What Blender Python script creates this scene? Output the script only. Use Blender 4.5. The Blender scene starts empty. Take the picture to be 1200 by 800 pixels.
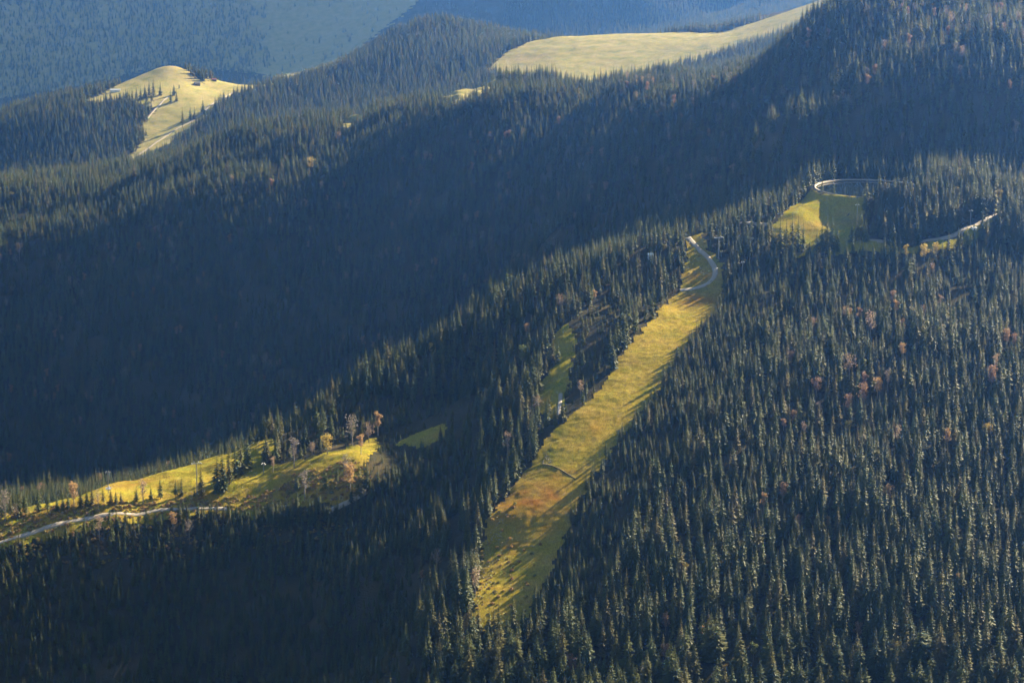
import bpy, bmesh, math, random
import numpy as np
from mathutils import Vector, Matrix

random.seed(7)
rng = np.random.default_rng(7)
scene = bpy.context.scene
C = scene.collection
R = math.radians

# ------------------------------------------------------------------ camera
CAM = np.array([0.0, 0.0, 700.0])
PITCH = R(10.0)
FPX = 2667.0                       # focal length in pixels of a 1200 x 800 frame
cam_d = bpy.data.cameras.new('camera')
cam_d.sensor_width = 36.0
cam_d.lens = FPX / 1200.0 * 36.0
cam_d.clip_start = 1.0
cam_d.clip_end = 40000.0
cam = bpy.data.objects.new('camera', cam_d)
C.objects.link(cam)
cam.location = CAM
cam.rotation_euler = (R(90) - PITCH, 0, 0)
scene.camera = cam

# ------------------------------------------------------------------ sky and sun
SUN_EL, SUN_AZ = R(25.5), R(43.0)          # azimuth is measured to the right of the view axis (+Y)
world = bpy.data.worlds.new('World')
scene.world = world
world.use_nodes = True
world.cycles.sampling_method = 'NONE'
wn = world.node_tree.nodes
wn.clear()
sky = wn.new('ShaderNodeTexSky')
sky.sky_type = 'NISHITA'
sky.sun_disc = False
sky.sun_elevation = SUN_EL
sky.sun_rotation = SUN_AZ
sky.altitude = 1200
bg = wn.new('ShaderNodeBackground')
bg.inputs['Strength'].default_value = 0.05
wo = wn.new('ShaderNodeOutputWorld')
world.node_tree.links.new(sky.outputs[0], bg.inputs[0])
world.node_tree.links.new(bg.outputs[0], wo.inputs[0])
sun_d = bpy.data.lights.new('sun', 'SUN')
sun_d.energy = 5.0
sun_d.angle = R(0.5)
sun_d.color = (1.0, 0.87, 0.68)
sun = bpy.data.objects.new('sun', sun_d)
C.objects.link(sun)
SUN_V = Vector((math.sin(SUN_AZ) * math.cos(SUN_EL), math.cos(SUN_AZ) * math.cos(SUN_EL), math.sin(SUN_EL)))
sun.rotation_euler = SUN_V.to_track_quat('Z', 'Y').to_euler()
scene.view_settings.view_transform = 'Standard'
scene.view_settings.look = 'None'
scene.view_settings.gamma = 1.0
scene.view_settings.exposure = 2.7
scene.cycles.use_denoising = True
scene.cycles.max_bounces = 4
scene.cycles.diffuse_bounces = 2
scene.cycles.transparent_max_bounces = 4
scene.cycles.volume_bounces = 0
scene.cycles.sample_clamp_indirect = 2.0

# ------------------------------------------------------------------ terrain heights
def ray(px, py):
    px = np.asarray(px, float); py = np.asarray(py, float)
    a = (px - 600) / FPX; b = (400 - py) / FPX
    return np.stack([a, np.cos(PITCH) + b * np.sin(PITCH), -np.sin(PITCH) + b * np.cos(PITCH)], -1)

def survey(px, py, D):
    r = ray(px, py)
    return CAM + r * (D / r[1])

def project(p):
    q = np.asarray(p, float) - CAM
    f = q[..., 1] * np.cos(PITCH) - q[..., 2] * np.sin(PITCH)
    u = q[..., 1] * np.sin(PITCH) + q[..., 2] * np.cos(PITCH)
    return 600 + q[..., 0] / f * FPX, 400 - u / f * FPX

# surveyed ground points: picture column, picture row, distance in metres
SV = [
 # foot of the near slope
 (0,830,1880),(200,840,1870),(400,840,1700),(520,840,1640),(650,830,1610),(800,830,1580),(1000,830,1550),(1200,830,1500),
 # near slope, right of the cleared run
 (1200,720,1630),(1200,620,1780),(1200,500,1980),(1200,380,2230),(1200,295,2450),
 (1000,720,1680),(1000,600,1850),(1000,480,2060),(1000,380,2250),(1000,315,2410),
 (820,740,1680),(820,620,1850),(830,500,2040),(840,400,2230),(860,335,2380),
 # cleared run
 (600,720,1780),(640,630,1890),(680,540,2000),(750,440,2160),(825,345,2370),
 # left of the run
 (540,720,1790),(570,600,1940),(640,500,2080),(720,400,2250),(760,350,2360),
 (470,620,2000),(480,540,2130),(560,450,2300),(620,400,2300),(680,350,2370),(735,315,2440),(800,295,2460),
 # spur crest and the meadow on it
 (0,640,2010),(120,606,2050),(240,597,2080),(340,597,2055),(420,585,2045),
 (0,606,2060),(120,573,2140),(200,550,2190),(320,515,2250),(350,560,2100),(420,530,2120),
 (400,478,2300),(450,440,2350),(510,412,2390),(590,350,2460),(650,315,2510),(740,298,2540),(840,275,2550),
 # steep shaded slope under the meadow
 (0,720,1950),(100,690,1990),(200,660,2020),(200,730,1955),(330,660,2000),(330,740,1920),(420,680,1930),(430,750,1870),
 # pond plateau and bank
 (1065,222,2640),(970,224,2640),(1170,222,2640),(1065,212,2735),(1065,232,2550),
 (960,258,2520),(1005,262,2510),(930,275,2480),(1000,285,2460),(1060,282,2465),(1110,284,2450),(1140,270,2480),(1195,245,2540),
 (900,262,2540),(930,232,2640),(1060,262,2500),
 # shaded flank of the second ridge: foot and crest
 None,
 (0,570,2700),(100,555,2710),(180,545,2720),(300,500,2730),(450,415,2780),(600,315,2820),(750,258,2850),(860,228,2840),
 (0,500,2790),(150,430,2865),(300,370,2920),(450,300,2960),(600,215,3010),
 (0,420,2890),(75,375,2940),(150,322,3000),(225,285,3030),(300,252,3060),(375,222,3090),(450,192,3120),(525,160,3140),(600,132,3160),
 (750,115,3160),(750,185,2960),(840,112,3120),(840,104,3450),(920,78,3480),(760,108,3450),
 (900,194,2845),(900,140,2885),(900,84,3230),(1050,196,2825),(1050,125,2895),(1050,60,3020),(1050,30,3150),
 (1200,192,2815),(1200,110,2900),(1200,40,3060),(1200,10,3230),(1050,-30,3420),(1200,-60,3520),
 # broad lit back of the second ridge
 (0,358,3060),(0,312,3105),(0,275,3240),(0,225,3400),(100,322,3070),(100,282,3115),(100,255,3240),(200,262,3105),(200,233,3145),(100,222,3380),
 (200,205,3420),(300,205,3270),(300,160,3460),(400,155,3380),(450,140,3370),(520,120,3420),(600,98,3450),
 # meadow knoll with the farm
 None,
 (150,195,3540),(170,150,3740),(215,110,3900),(200,77,4030),(135,106,3930),(60,118,3930),(240,102,3980),(320,100,3990),
 (260,130,3800),(60,198,3590),(60,140,3740),(0,205,3590),(0,150,3740),(120,150,3720),
 # forested spurs between the knoll and the big meadow
 (330,135,3800),(380,112,3900),(430,98,3930),(430,70,4080),(500,25,4300),(500,80,3900),(560,50,4100),
 # big sunlit meadow
 (580,84,3780),(650,45,3990),(720,40,4010),(800,38,4000),(850,38,3950),(700,85,3700),(620,100,3620),(850,62,3700),(900,22,3950),(960,2,4080),
 (760,100,3500),(850,80,3480),(930,45,3560),(1000,-10,3950),
 # far shaded slope
 None,
 (0,110,4560),(0,0,4800),(200,70,4640),(200,0,4830),(350,50,4640),(350,0,4790),(600,30,4580),(600,0,4650),(750,30,4520),(750,0,4590),(860,20,4560),
 (200,-120,5100),(600,-120,5000),
]
def reach(unit, px):
    # how much farther than first paced each range stands: second ridge, knoll and hill, far slope
    if unit == 0: return 1.0
    if unit == 1: return 1.25 - 0.25 * min(max((px - 600) / 300, 0), 1)
    return (1.6, 2.5)[unit - 2]
pts = []; unit = 0
for s in SV:
    if s is None: unit += 1; continue
    pts.append(survey(s[0], s[1], s[2] * reach(unit, s[0])))
for s in [(600,118,4000),(700,116,4000),(780,112,3950),(850,112,3850),(900,95,3750),(940,72,3750),(600,125,4500),(700,122,4500),(780,118,4500),(850,118,4400),(900,105,4400),(940,85,4400),(985,45,4300),(1000,30,3800)]:
    pts.append(survey(*s))
# hidden ground: the ravine behind the spur, dips behind crests, and country outside the frame
def beyond(px, py, D, dd, dz):
    p = survey(px, py, D)
    d = p - CAM; d[2] = 0
    return p + d / np.linalg.norm(d) * dd + np.array([0, 0, dz])
for px, py, D, dd, dz in [(0,606,2060,180,-70),(120,573,2140,180,-75),(200,550,2190,180,-75),(320,515,2250,180,-75),(400,478,2300,170,-70),
        (510,412,2390,150,-62),(590,350,2460,140,-50),(650,315,2510,130,-35),(740,298,2540,130,-20)]:
    pts.append(beyond(px, py, D, dd, dz)); pts.append(beyond(px, py, D, dd * 2.1, dz * 1.5))
for px, py, D, dd, dz in [(200,77,4030,200,-90),(60,118,3930,220,-90),(320,100,3990,250,-60),(650,45,3990,220,-40),(720,40,4010,220,-50),(800,38,4000,220,-50),
        (900,22,3950,260,-40),(960,2,4080,300,-40),(100,222,3380,100,-22),(0,225,3400,100,-22)]:
    pts.append(beyond(px, py, D * (1.6 if D > 3450 else 1.25), dd * 1.4, dz * 1.3))
H = [(-800,800,60),(0,800,70),(800,800,80),(-900,1500,40),(-600,1500,95),(-250,1450,125),(150,1350,130),(700,1400,180),
     (-1000,2000,60),(-750,2040,120),(-1200,2700,40),(-1000,3000,170),(-900,2750,70),(-1150,3400,290),(-1200,3900,350),(-1250,4400,340),(-1300,5000,620),
     (900,1900,290),(900,2300,390),(1000,2700,470),(1100,3100,640),(1300,3600,760),(1500,4300,830),(1600,2000,450),(700,2100,300),
     (-700,5600,950),(200,5600,1000),(1200,5600,960),(1300,5000,880),(700,4800,690),(500,4500,600),(-1500,6400,1000),(0,6400,1080),(1800,6400,1050)]
for h in H:
    h = np.array(h, float); s = 1.0 if h[1] < 2650 else 1.15 if h[1] < 3560 else 1.6 if h[1] < 4350 else 2.5
    pts.append(CAM + (h - CAM) * s)
PT = np.array(pts)
SC = 300.0
def kern(r2): return np.sqrt(r2 + 0.12 ** 2)
_q = PT[:, :2] / SC
_n = len(_q)
_K = kern(((_q[:, None] - _q[None]) ** 2).sum(-1)) - 0.004 * np.eye(_n)
_P = np.c_[np.ones(_n), _q]
_A = np.block([[_K, _P], [_P.T, np.zeros((3, 3))]])
_W = np.linalg.solve(_A, np.r_[PT[:, 2], np.zeros(3)])

def vnoise(x, y, seed=0):
    xi = np.floor(x).astype(np.int64); yi = np.floor(y).astype(np.int64)
    fx = x - xi; fy = y - yi
    fx = fx * fx * fx * (fx * (fx * 6 - 15) + 10); fy = fy * fy * fy * (fy * (fy * 6 - 15) + 10)
    def g(a, b, dx, dy):
        n = (a * 374761393 + b * 668265263 + seed * 1442695041) & 0xffffffff
        n = ((n ^ (n >> 13)) * 1274126177) & 0xffffffff
        t = ((n ^ (n >> 16)) & 0xffff) * (2 * np.pi / 65536)
        return np.cos(t) * dx + np.sin(t) * dy
    dx = x - xi; dy = y - yi
    return 1.5 * ((g(xi, yi, dx, dy) * (1 - fx) + g(xi + 1, yi, dx - 1, dy) * fx) * (1 - fy)
                  + (g(xi, yi + 1, dx, dy - 1) * (1 - fx) + g(xi + 1, yi + 1, dx - 1, dy - 1) * fx) * fy)

def inside(poly, x, y):
    x = np.asarray(x, float); y = np.asarray(y, float)
    r = np.zeros(x.shape, bool)
    n = len(poly)
    for i in range(n):
        x0, y0 = poly[i][:2]; x1, y1 = poly[(i + 1) % n][:2]
        if y0 == y1: continue
        c = ((y0 > y) != (y1 > y)) & (x < (x1 - x0) * (y - y0) / (y1 - y0) + x0)
        r ^= c
    return r

def base_height(x, y):
    x = np.asarray(x, float); y = np.asarray(y, float)
    sh = x.shape
    q = np.stack([x.ravel(), y.ravel()], -1) / SC
    out = np.empty(len(q))
    for i in range(0, len(q), 20000):
        s = q[i:i + 20000]
        d2 = ((s[:, None, 0] - _q[None, :, 0]) ** 2 + (s[:, None, 1] - _q[None, :, 1]) ** 2)
        out[i:i + 20000] = kern(d2) @ _W[:_n] + _W[_n] + s @ _W[_n + 1:]
    return out.reshape(sh)

# the pond lies level, with a rim around it
POND = survey(1020, 222, 2640)
POND_A, POND_B = 61.0, 98.0
def pond_r(x, y): return np.sqrt(((x - POND[0]) / POND_A) ** 2 + ((y - POND[1]) / POND_B) ** 2)

def height(x, y):
    x = np.asarray(x, float); y = np.asarray(y, float)
    z = base_height(x, y)
    g = np.clip((y - 1200) / 300, 0, 1)
    # gullies and hummocks that run down the fall line (the mountain falls to the left and to the camera)
    u = x * 0.75 - y * 0.66; v = x * 0.66 + y * 0.75
    s = 1 + 1.1 * np.clip((y - 2750) / 500, 0, 1) - 1.8 * np.clip((y - 4900) / 600, 0, 1)
    # the graded ski run is smoother than the woods beside it
    run = [(-12, 1700), (0, 1780), (28, 1890), (60, 2000), (121, 2160), (200, 2370)]
    dm = np.full(x.shape, 1e9)
    for (ax, ay), (bx, by) in zip(run[:-1], run[1:]):
        t = np.clip(((x - ax) * (bx - ax) + (y - ay) * (by - ay)) / ((bx - ax) ** 2 + (by - ay) ** 2), 0, 1)
        dm = np.minimum(dm, np.hypot(x - ax - t * (bx - ax), y - ay - t * (by - ay)))
    s = s * (1 - 0.72 * np.exp(-(dm / 48.0) ** 2))
    z = z + g * s * (8.0 * vnoise(u / 190, v / 330, 7) + 8.0 * vnoise(u / 110, v / 260, 1) + 6.5 * vnoise(u / 52, v / 120, 2) + 3.2 * vnoise(x / 34, y / 34, 3) + 0.8 * vnoise(x / 13, y / 13, 4))
    r = pond_r(x, y)
    w = np.clip((1.32 - r) / 0.22, 0, 1); w = w * w * (3 - 2 * w)
    lvl = POND[2] + np.where(r < 1.0, -4.5 * np.clip((1.0 - r) / 0.15, 0, 1), 1.2 * np.clip((r - 1.0) / 0.06, 0, 1))
    return z * (1 - w) + lvl * w

def grade(lo, hi, step, a, b, coarse):
    m = np.arange(a, b + step / 2, step)
    l = a - np.cumsum(coarse * 1.25 ** np.arange(40)); l = l[l > lo]
    h = b + np.cumsum(coarse * 1.25 ** np.arange(40)); h = h[h < hi]
    return np.r_[lo, l[::-1], m, h, hi]
GX = grade(-10000, 10000, 8.0, -1700, 1800, 12)
GY = np.r_[grade(-2500, 2999, 7.0, 1380, 2990, 12)[:-1], np.arange(3000, 6600, 10.0), np.arange(6600, 12600, 18.0), grade(2900, 18500, 18.0, 12600, 12700, 30)[2:]]
GY = np.unique(np.round(GY, 3)); GY = GY[np.r_[True, np.diff(GY) > 2.0]]
gx, gy = np.meshgrid(GX, GY)
cx = np.clip(gx, -3000, 3200); cy = np.clip(gy, 800, 15500)
GZ = height(cx, cy)
# country towards and behind the camera: the hill it is taken from
near = np.clip((800 - gy) / 800, 0, 1)
GZ = GZ * (1 - near) + near * 690.0
def grid_z(x, y):
    x = np.asarray(x, float); y = np.asarray(y, float)
    i = np.clip(np.searchsorted(GX, x) - 1, 0, len(GX) - 2); j = np.clip(np.searchsorted(GY, y) - 1, 0, len(GY) - 2)
    a = (x - GX[i]) / (GX[i + 1] - GX[i]); b = (y - GY[j]) / (GY[j + 1] - GY[j])
    return (GZ[j, i] * (1 - a) + GZ[j, i + 1] * a) * (1 - b) + (GZ[j + 1, i] * (1 - a) + GZ[j + 1, i + 1] * a) * b

def at(px, py, dmin=1400.0, dmax=14000.0):
    """the ground point that a survey sight through column px, row py meets first"""
    r = ray(px, py); r = r / r[1]
    d = np.arange(dmin, dmax, 4.0)
    z = grid_z(CAM[0] + r[0] * d, d)
    hit = np.nonzero(CAM[2] + r[2] * d < z)[0]
    k = hit[0] if len(hit) else len(d) - 1
    lo, hi = d[max(k - 1, 0)], d[k]
    for _ in range(12):
        m = (lo + hi) / 2
        if CAM[2] + r[2] * m < grid_z(r[0] * m, m): hi = m
        else: lo = m
    return np.array([r[0] * hi, hi, float(grid_z(r[0] * hi, hi))])
def plan(pix, **k): return [tuple(at(px, py, **k)) for px, py in pix]

# ------------------------------------------------------------------ helpers
def tag(o, label=None, cat=None, group=None, kind=None):
    if label: o['label'] = label
    if cat: o['category'] = cat
    if group: o['group'] = group
    if kind: o['kind'] = kind
    return o

def mesh_from(name, verts, faces, mats, smooth=False, midx=None):
    m = bpy.data.meshes.new(name)
    m.from_pydata([tuple(map(float, v)) for v in verts], [], [tuple(map(int, f)) for f in faces])
    for k in (mats if isinstance(mats, (list, tuple)) else [mats]):
        m.materials.append(k)
    if midx is not None: m.polygons.foreach_set('material_index', np.asarray(midx, np.int32))
    if smooth: m.polygons.foreach_set('use_smooth', np.ones(len(m.polygons), bool))
    m.update()
    return m

def link(name, mesh, parent=None, loc=(0, 0, 0)):
    o = bpy.data.objects.new(name, mesh)
    C.objects.link(o)
    o.location = loc
    if parent is not None: o.parent = parent
    return o

class MB:
    """collects shapes for one mesh"""
    def __init__(s): s.v = []; s.f = []
    def add(s, v, f):
        b = len(s.v); s.v += [tuple(x) for x in v]; s.f += [tuple(i + b for i in q) for q in f]
    def box(s, c, d, rz=0.0):
        x, y, z = (k / 2 for k in d); cs, sn = math.cos(rz), math.sin(rz)
        v = []
        for sz in (-1, 1):
            for sx, sy in ((-1, -1), (1, -1), (1, 1), (-1, 1)):
                a, b = sx * x, sy * y
                v.append((c[0] + a * cs - b * sn, c[1] + a * sn + b * cs, c[2] + sz * z))
        s.add(v, [(3, 2, 1, 0), (4, 5, 6, 7), (0, 1, 5, 4), (1, 2, 6, 5), (2, 3, 7, 6), (3, 0, 4, 7)])
    def tube(s, path, radii, n=6):
        b = len(s.v); k = len(path)
        for i, p in enumerate(path):
            p = Vector(p); a = Vector(path[max(i - 1, 0)]); c = Vector(path[min(i + 1, k - 1)])
            t = (c - a).normalized()
            r = t.orthogonal().normalized() if abs(t.z) < 0.9 else Vector((1, 0, 0)) - t * t.x
            r.normalize(); q = t.cross(r)
            for j in range(n):
                w = 2 * math.pi * j / n
                s.v.append(tuple(p + (r * math.cos(w) + q * math.sin(w)) * radii[i]))
        for i in range(k - 1):
            for j in range(n):
                s.f.append((b + i * n + j, b + i * n + (j + 1) % n, b + (i + 1) * n + (j + 1) % n, b + (i + 1) * n + j))
        s.f.append(tuple(b + j for j in range(n))[::-1]); s.f.append(tuple(b + (k - 1) * n + j for j in range(n)))
    def build(s, name, mat, parent=None, loc=(0, 0, 0), smooth=False):
        return link(name, mesh_from(name, s.v, s.f, mat, smooth), parent, loc)

def nodes_of(name):
    m = bpy.data.materials.new(name); m.use_nodes = True
    nt = m.node_tree
    b = nt.nodes['Principled BSDF']
    b.inputs['Specular IOR Level'].default_value = 0.15
    b.inputs['Roughness'].default_value = 0.85
    return m, nt, b

def ramp(nt, fac, stops):
    r = nt.nodes.new('ShaderNodeValToRGB')
    while len(r.color_ramp.elements) < len(stops): r.color_ramp.elements.new(0.5)
    for e, (p, c) in zip(r.color_ramp.elements, stops):
        e.position = p; e.color = (*c, 1)
    nt.links.new(fac, r.inputs[0])
    return r.outputs[0]

def noise(nt, scale, detail=4, rough=0.6, stretch=None):
    g = nt.nodes.new('ShaderNodeNewGeometry')
    v = g.outputs['Position']
    if stretch:
        mp = nt.nodes.new('ShaderNodeMapping'); mp.inputs['Scale'].default_value = stretch[:3]
        mp.inputs['Rotation'].default_value = (0, 0, stretch[3])
        nt.links.new(v, mp.inputs[0]); v = mp.outputs[0]
    n = nt.nodes.new('ShaderNodeTexNoise')
    n.inputs['Scale'].default_value = scale; n.inputs['Detail'].default_value = detail; n.inputs['Roughness'].default_value = rough
    nt.links.new(v, n.inputs['Vector'])
    return n.outputs['Fac']

def mix(nt, fac, a, b):
    m = nt.nodes.new('ShaderNodeMix'); m.data_type = 'RGBA'
    for sock, val in ((0, fac), (6, a), (7, b)):
        if hasattr(val, 'is_linked'): nt.links.new(val, m.inputs[sock])
        else: m.inputs[sock].default_value = val if sock == 0 else (*val, 1)
    return m.outputs[2]

def bump(nt, b, h, dist, strength=1.0):
    n = nt.nodes.new('ShaderNodeBump')
    n.inputs['Distance'].default_value = dist; n.inputs['Strength'].default_value = strength
    nt.links.new(h, n.inputs['Height']); nt.links.new(n.outputs[0], b.inputs['Normal'])

def plain(name, col, rough=0.7, metal=0.0, spec=0.3, vary=0.25, scale=0.8):
    m, nt, b = nodes_of(name)
    c = mix(nt, noise(nt, scale, 5), tuple(k * (1 - vary) for k in col), tuple(min(1, k * (1 + vary)) for k in col))
    nt.links.new(c, b.inputs['Base Color'])
    b.inputs['Roughness'].default_value = rough; b.inputs['Metallic'].default_value = metal
    b.inputs['Specular IOR Level'].default_value = spec
    return m

def leafy(name, cols, transl=0.3, vary=0.35, spec=0.15, rough=0.8):
    """leaf and needle material: per-plant colour from a ramp, finer mottling from noise, some light through"""
    m, nt, b = nodes_of(name)
    oi = nt.nodes.new('ShaderNodeObjectInfo')
    k = len(cols) - 1
    c = ramp(nt, oi.outputs['Random'], [(i / k if k else 0, q) for i, q in enumerate(cols)])
    n = noise(nt, 0.9, 3)
    sc = nt.nodes.new('ShaderNodeMapRange')
    nt.links.new(n, sc.inputs[0]); sc.inputs[1].default_value = 0.3; sc.inputs[2].default_value = 0.7
    sc.inputs[3].default_value = 1 - vary; sc.inputs[4].default_value = 1 + vary
    vm = nt.nodes.new('ShaderNodeVectorMath'); vm.operation = 'SCALE'
    nt.links.new(c, vm.inputs[0]); nt.links.new(sc.outputs[0], vm.inputs['Scale'])
    nt.links.new(vm.outputs[0], b.inputs['Base Color'])
    b.inputs['Specular IOR Level'].default_value = spec; b.inputs['Roughness'].default_value = rough
    t = nt.nodes.new('ShaderNodeBsdfTranslucent'); nt.links.new(vm.outputs[0], t.inputs[0])
    s = nt.nodes.new('ShaderNodeMixShader'); s.inputs[0].default_value = transl
    nt.links.new(b.outputs[0], s.inputs[1]); nt.links.new(t.outputs[0], s.inputs[2])
    nt.links.new(s.outputs[0], nt.nodes['Material Output'].inputs[0])
    return m

# ------------------------------------------------------------------ materials
def grass_mat(name, low, mid, high, dead, dead_amt=0.55, bumpd=0.5):
    m, nt, b = nodes_of(name)
    c = ramp(nt, noise(nt, 0.035, 6, 0.65), [(0.32, low), (0.5, mid), (0.68, high)])
    att = nt.nodes.new('ShaderNodeAttribute'); att.attribute_name = 'dry'
    f = nt.nodes.new('ShaderNodeMath'); f.operation = 'MULTIPLY_ADD'
    nt.links.new(att.outputs['Fac'], f.inputs[0]); f.inputs[1].default_value = 0.9
    r = nt.nodes.new('ShaderNodeMapRange'); nt.links.new(noise(nt, 0.11, 6, 0.7), r.inputs[0])
    r.inputs[1].default_value = dead_amt; r.inputs[2].default_value = dead_amt + 0.3; r.inputs[4].default_value = 0.5
    nt.links.new(r.outputs[0], f.inputs[2]); f.use_clamp = True
    c = mix(nt, f.outputs[0], c, dead)
    st = noise(nt, 0.8, 8, 0.8, (1, 0.3, 1, 0.5))
    c2 = ramp(nt, st, [(0.36, (0.45, 0.45, 0.45)), (0.62, (1.2, 1.2, 1.2))])
    mm = nt.nodes.new('ShaderNodeMix'); mm.data_type = 'RGBA'; mm.blend_type = 'MULTIPLY'; mm.inputs[0].default_value = 1
    nt.links.new(c, mm.inputs[6]); nt.links.new(c2, mm.inputs[7])
    nt.links.new(mm.outputs[2], b.inputs['Base Color'])
    bump(nt, b, noise(nt, 0.9, 6, 0.75), bumpd)
    b.inputs['Roughness'].default_value = 1.0; b.inputs['Specular IOR Level'].default_value = 0.0
    return m

M = {}
m, nt, b = nodes_of('forest_floor')
c = ramp(nt, noise(nt, 0.03, 6, 0.7), [(0.3, (0.022, 0.024, 0.012)), (0.55, (0.045, 0.040, 0.022)), (0.75, (0.075, 0.055, 0.03))])
nt.links.new(c, b.inputs['Base Color']); bump(nt, b, noise(nt, 0.5, 6, 0.7), 1.0)
b.inputs['Roughness'].default_value = 1.0; b.inputs['Specular IOR Level'].default_value = 0.0
M['floor'] = m
M['run'] = grass_mat('cut_grass', (0.129, 0.125, 0.015), (0.205, 0.160, 0.022), (0.251, 0.179, 0.037), (0.205, 0.087, 0.015), 0.52)
M['meadow'] = grass_mat('pasture_grass', (0.129, 0.144, 0.015), (0.198, 0.167, 0.022), (0.228, 0.160, 0.030), (0.190, 0.099, 0.025), 0.52)
M['pale'] = grass_mat('dry_alpine_grass', (0.167, 0.175, 0.053), (0.236, 0.213, 0.076), (0.274, 0.228, 0.106), (0.243, 0.175, 0.099), 0.5, 0.9)
M['gravel'] = plain('pale_gravel', (0.22, 0.19, 0.15), 0.95, vary=0.3, scale=0.4)
M['bark'] = plain('spruce_bark', (0.07, 0.05, 0.035), 0.9)
M['pale_bark'] = plain('grey_bark', (0.19, 0.16, 0.13), 0.9)
M['needle'] = leafy('spruce_needles', [(0.05, 0.075, 0.03), (0.11, 0.125, 0.034), (0.08, 0.11, 0.045), (0.14, 0.13, 0.036), (0.06, 0.085, 0.034), (0.10, 0.12, 0.04), (0.15, 0.125, 0.05)], 0.62, 0.4, 0.07, 0.58)
LEAF = {
 'rust': leafy('rust_leaves', [(0.27, 0.17, 0.095), (0.23, 0.14, 0.09)], 0.3),
 'pink': leafy('pale_brown_leaves', [(0.30, 0.21, 0.14), (0.25, 0.18, 0.13)], 0.3),
 'yellow': leafy('yellow_leaves', [(0.38, 0.28, 0.06), (0.33, 0.25, 0.07)], 0.35),
 'orange': leafy('orange_leaves', [(0.31, 0.20, 0.09), (0.28, 0.18, 0.085)], 0.35),
 'grey': leafy('grey_twigs', [(0.25, 0.21, 0.17), (0.2, 0.17, 0.15)], 0.2),
 'green': leafy('olive_leaves', [(0.13, 0.15, 0.045), (0.1, 0.12, 0.04)], 0.3),
}
M['shrub'] = leafy('shrub_leaves', [(0.26, 0.20, 0.05), (0.13, 0.13, 0.04), (0.30, 0.19, 0.06), (0.20, 0.12, 0.06), (0.34, 0.26, 0.06), (0.24, 0.15, 0.09)], 0.3)
M['rock'] = plain('limestone', (0.20, 0.175, 0.14), 0.95, vary=0.35, scale=0.6)
M['soil'] = plain('dark_soil', (0.085, 0.06, 0.035), 1.0)
M['steel'] = plain('galvanised_steel', (0.22, 0.23, 0.25), 0.5, 0.3, 0.5, 0.12)
M['white'] = plain('white_paint', (0.62, 0.62, 0.6), 0.5, 0, 0.4, 0.05)
M['dark'] = plain('dark_glass', (0.02, 0.022, 0.026), 0.2, 0, 0.5, 0.1)
M['wood'] = plain('weathered_wood', (0.13, 0.09, 0.06), 0.9, vary=0.35)
M['plaster'] = plain('lime_plaster', (0.6, 0.57, 0.5), 0.9, vary=0.1)
M['tin'] = plain('pale_roof_sheet', (0.62, 0.6, 0.56), 0.6, 0, 0.3, 0.12)
M['redroof'] = plain('red_roof_tiles', (0.36, 0.13, 0.1), 0.85, vary=0.25)
M['slate'] = plain('dark_shingles', (0.09, 0.085, 0.085), 0.9, vary=0.3)
m, nt, b = nodes_of('pond_water')
b.inputs['Base Color'].default_value = (0.006, 0.010, 0.014, 1); b.inputs['Roughness'].default_value = 0.05; b.inputs['Specular IOR Level'].default_value = 0.12
bump(nt, b, noise(nt, 0.35, 3), 0.004)
M['water'] = m

# ------------------------------------------------------------------ ground
ny, nx = gx.shape
_i = np.arange(ny * nx).reshape(ny, nx)
_f = np.stack([_i[:-1, :-1], _i[:-1, 1:], _i[1:, 1:], _i[1:, :-1]], -1).reshape(-1, 4)
def big_mesh(name, v, f, mat, smooth=True):
    me = bpy.data.meshes.new(name)
    me.vertices.add(len(v)); me.vertices.foreach_set('co', np.asarray(v, np.float32).ravel())
    k = f.shape[1]
    me.loops.add(f.size); me.loops.foreach_set('vertex_index', f.astype(np.int32).ravel())
    me.polygons.add(len(f)); me.polygons.foreach_set('loop_start', np.arange(0, f.size, k, dtype=np.int32))
    me.polygons.foreach_set('use_smooth', np.full(len(f), smooth))
    me.materials.append(mat); me.update(calc_edges=True); me.validate()
    return me
g = link('ground', big_mesh('ground', np.c_[gx.ravel(), gy.ravel(), GZ.ravel()], _f, M['floor']))
tag(g, 'forest floor covering the steep mountainsides', kind='structure')

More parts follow.
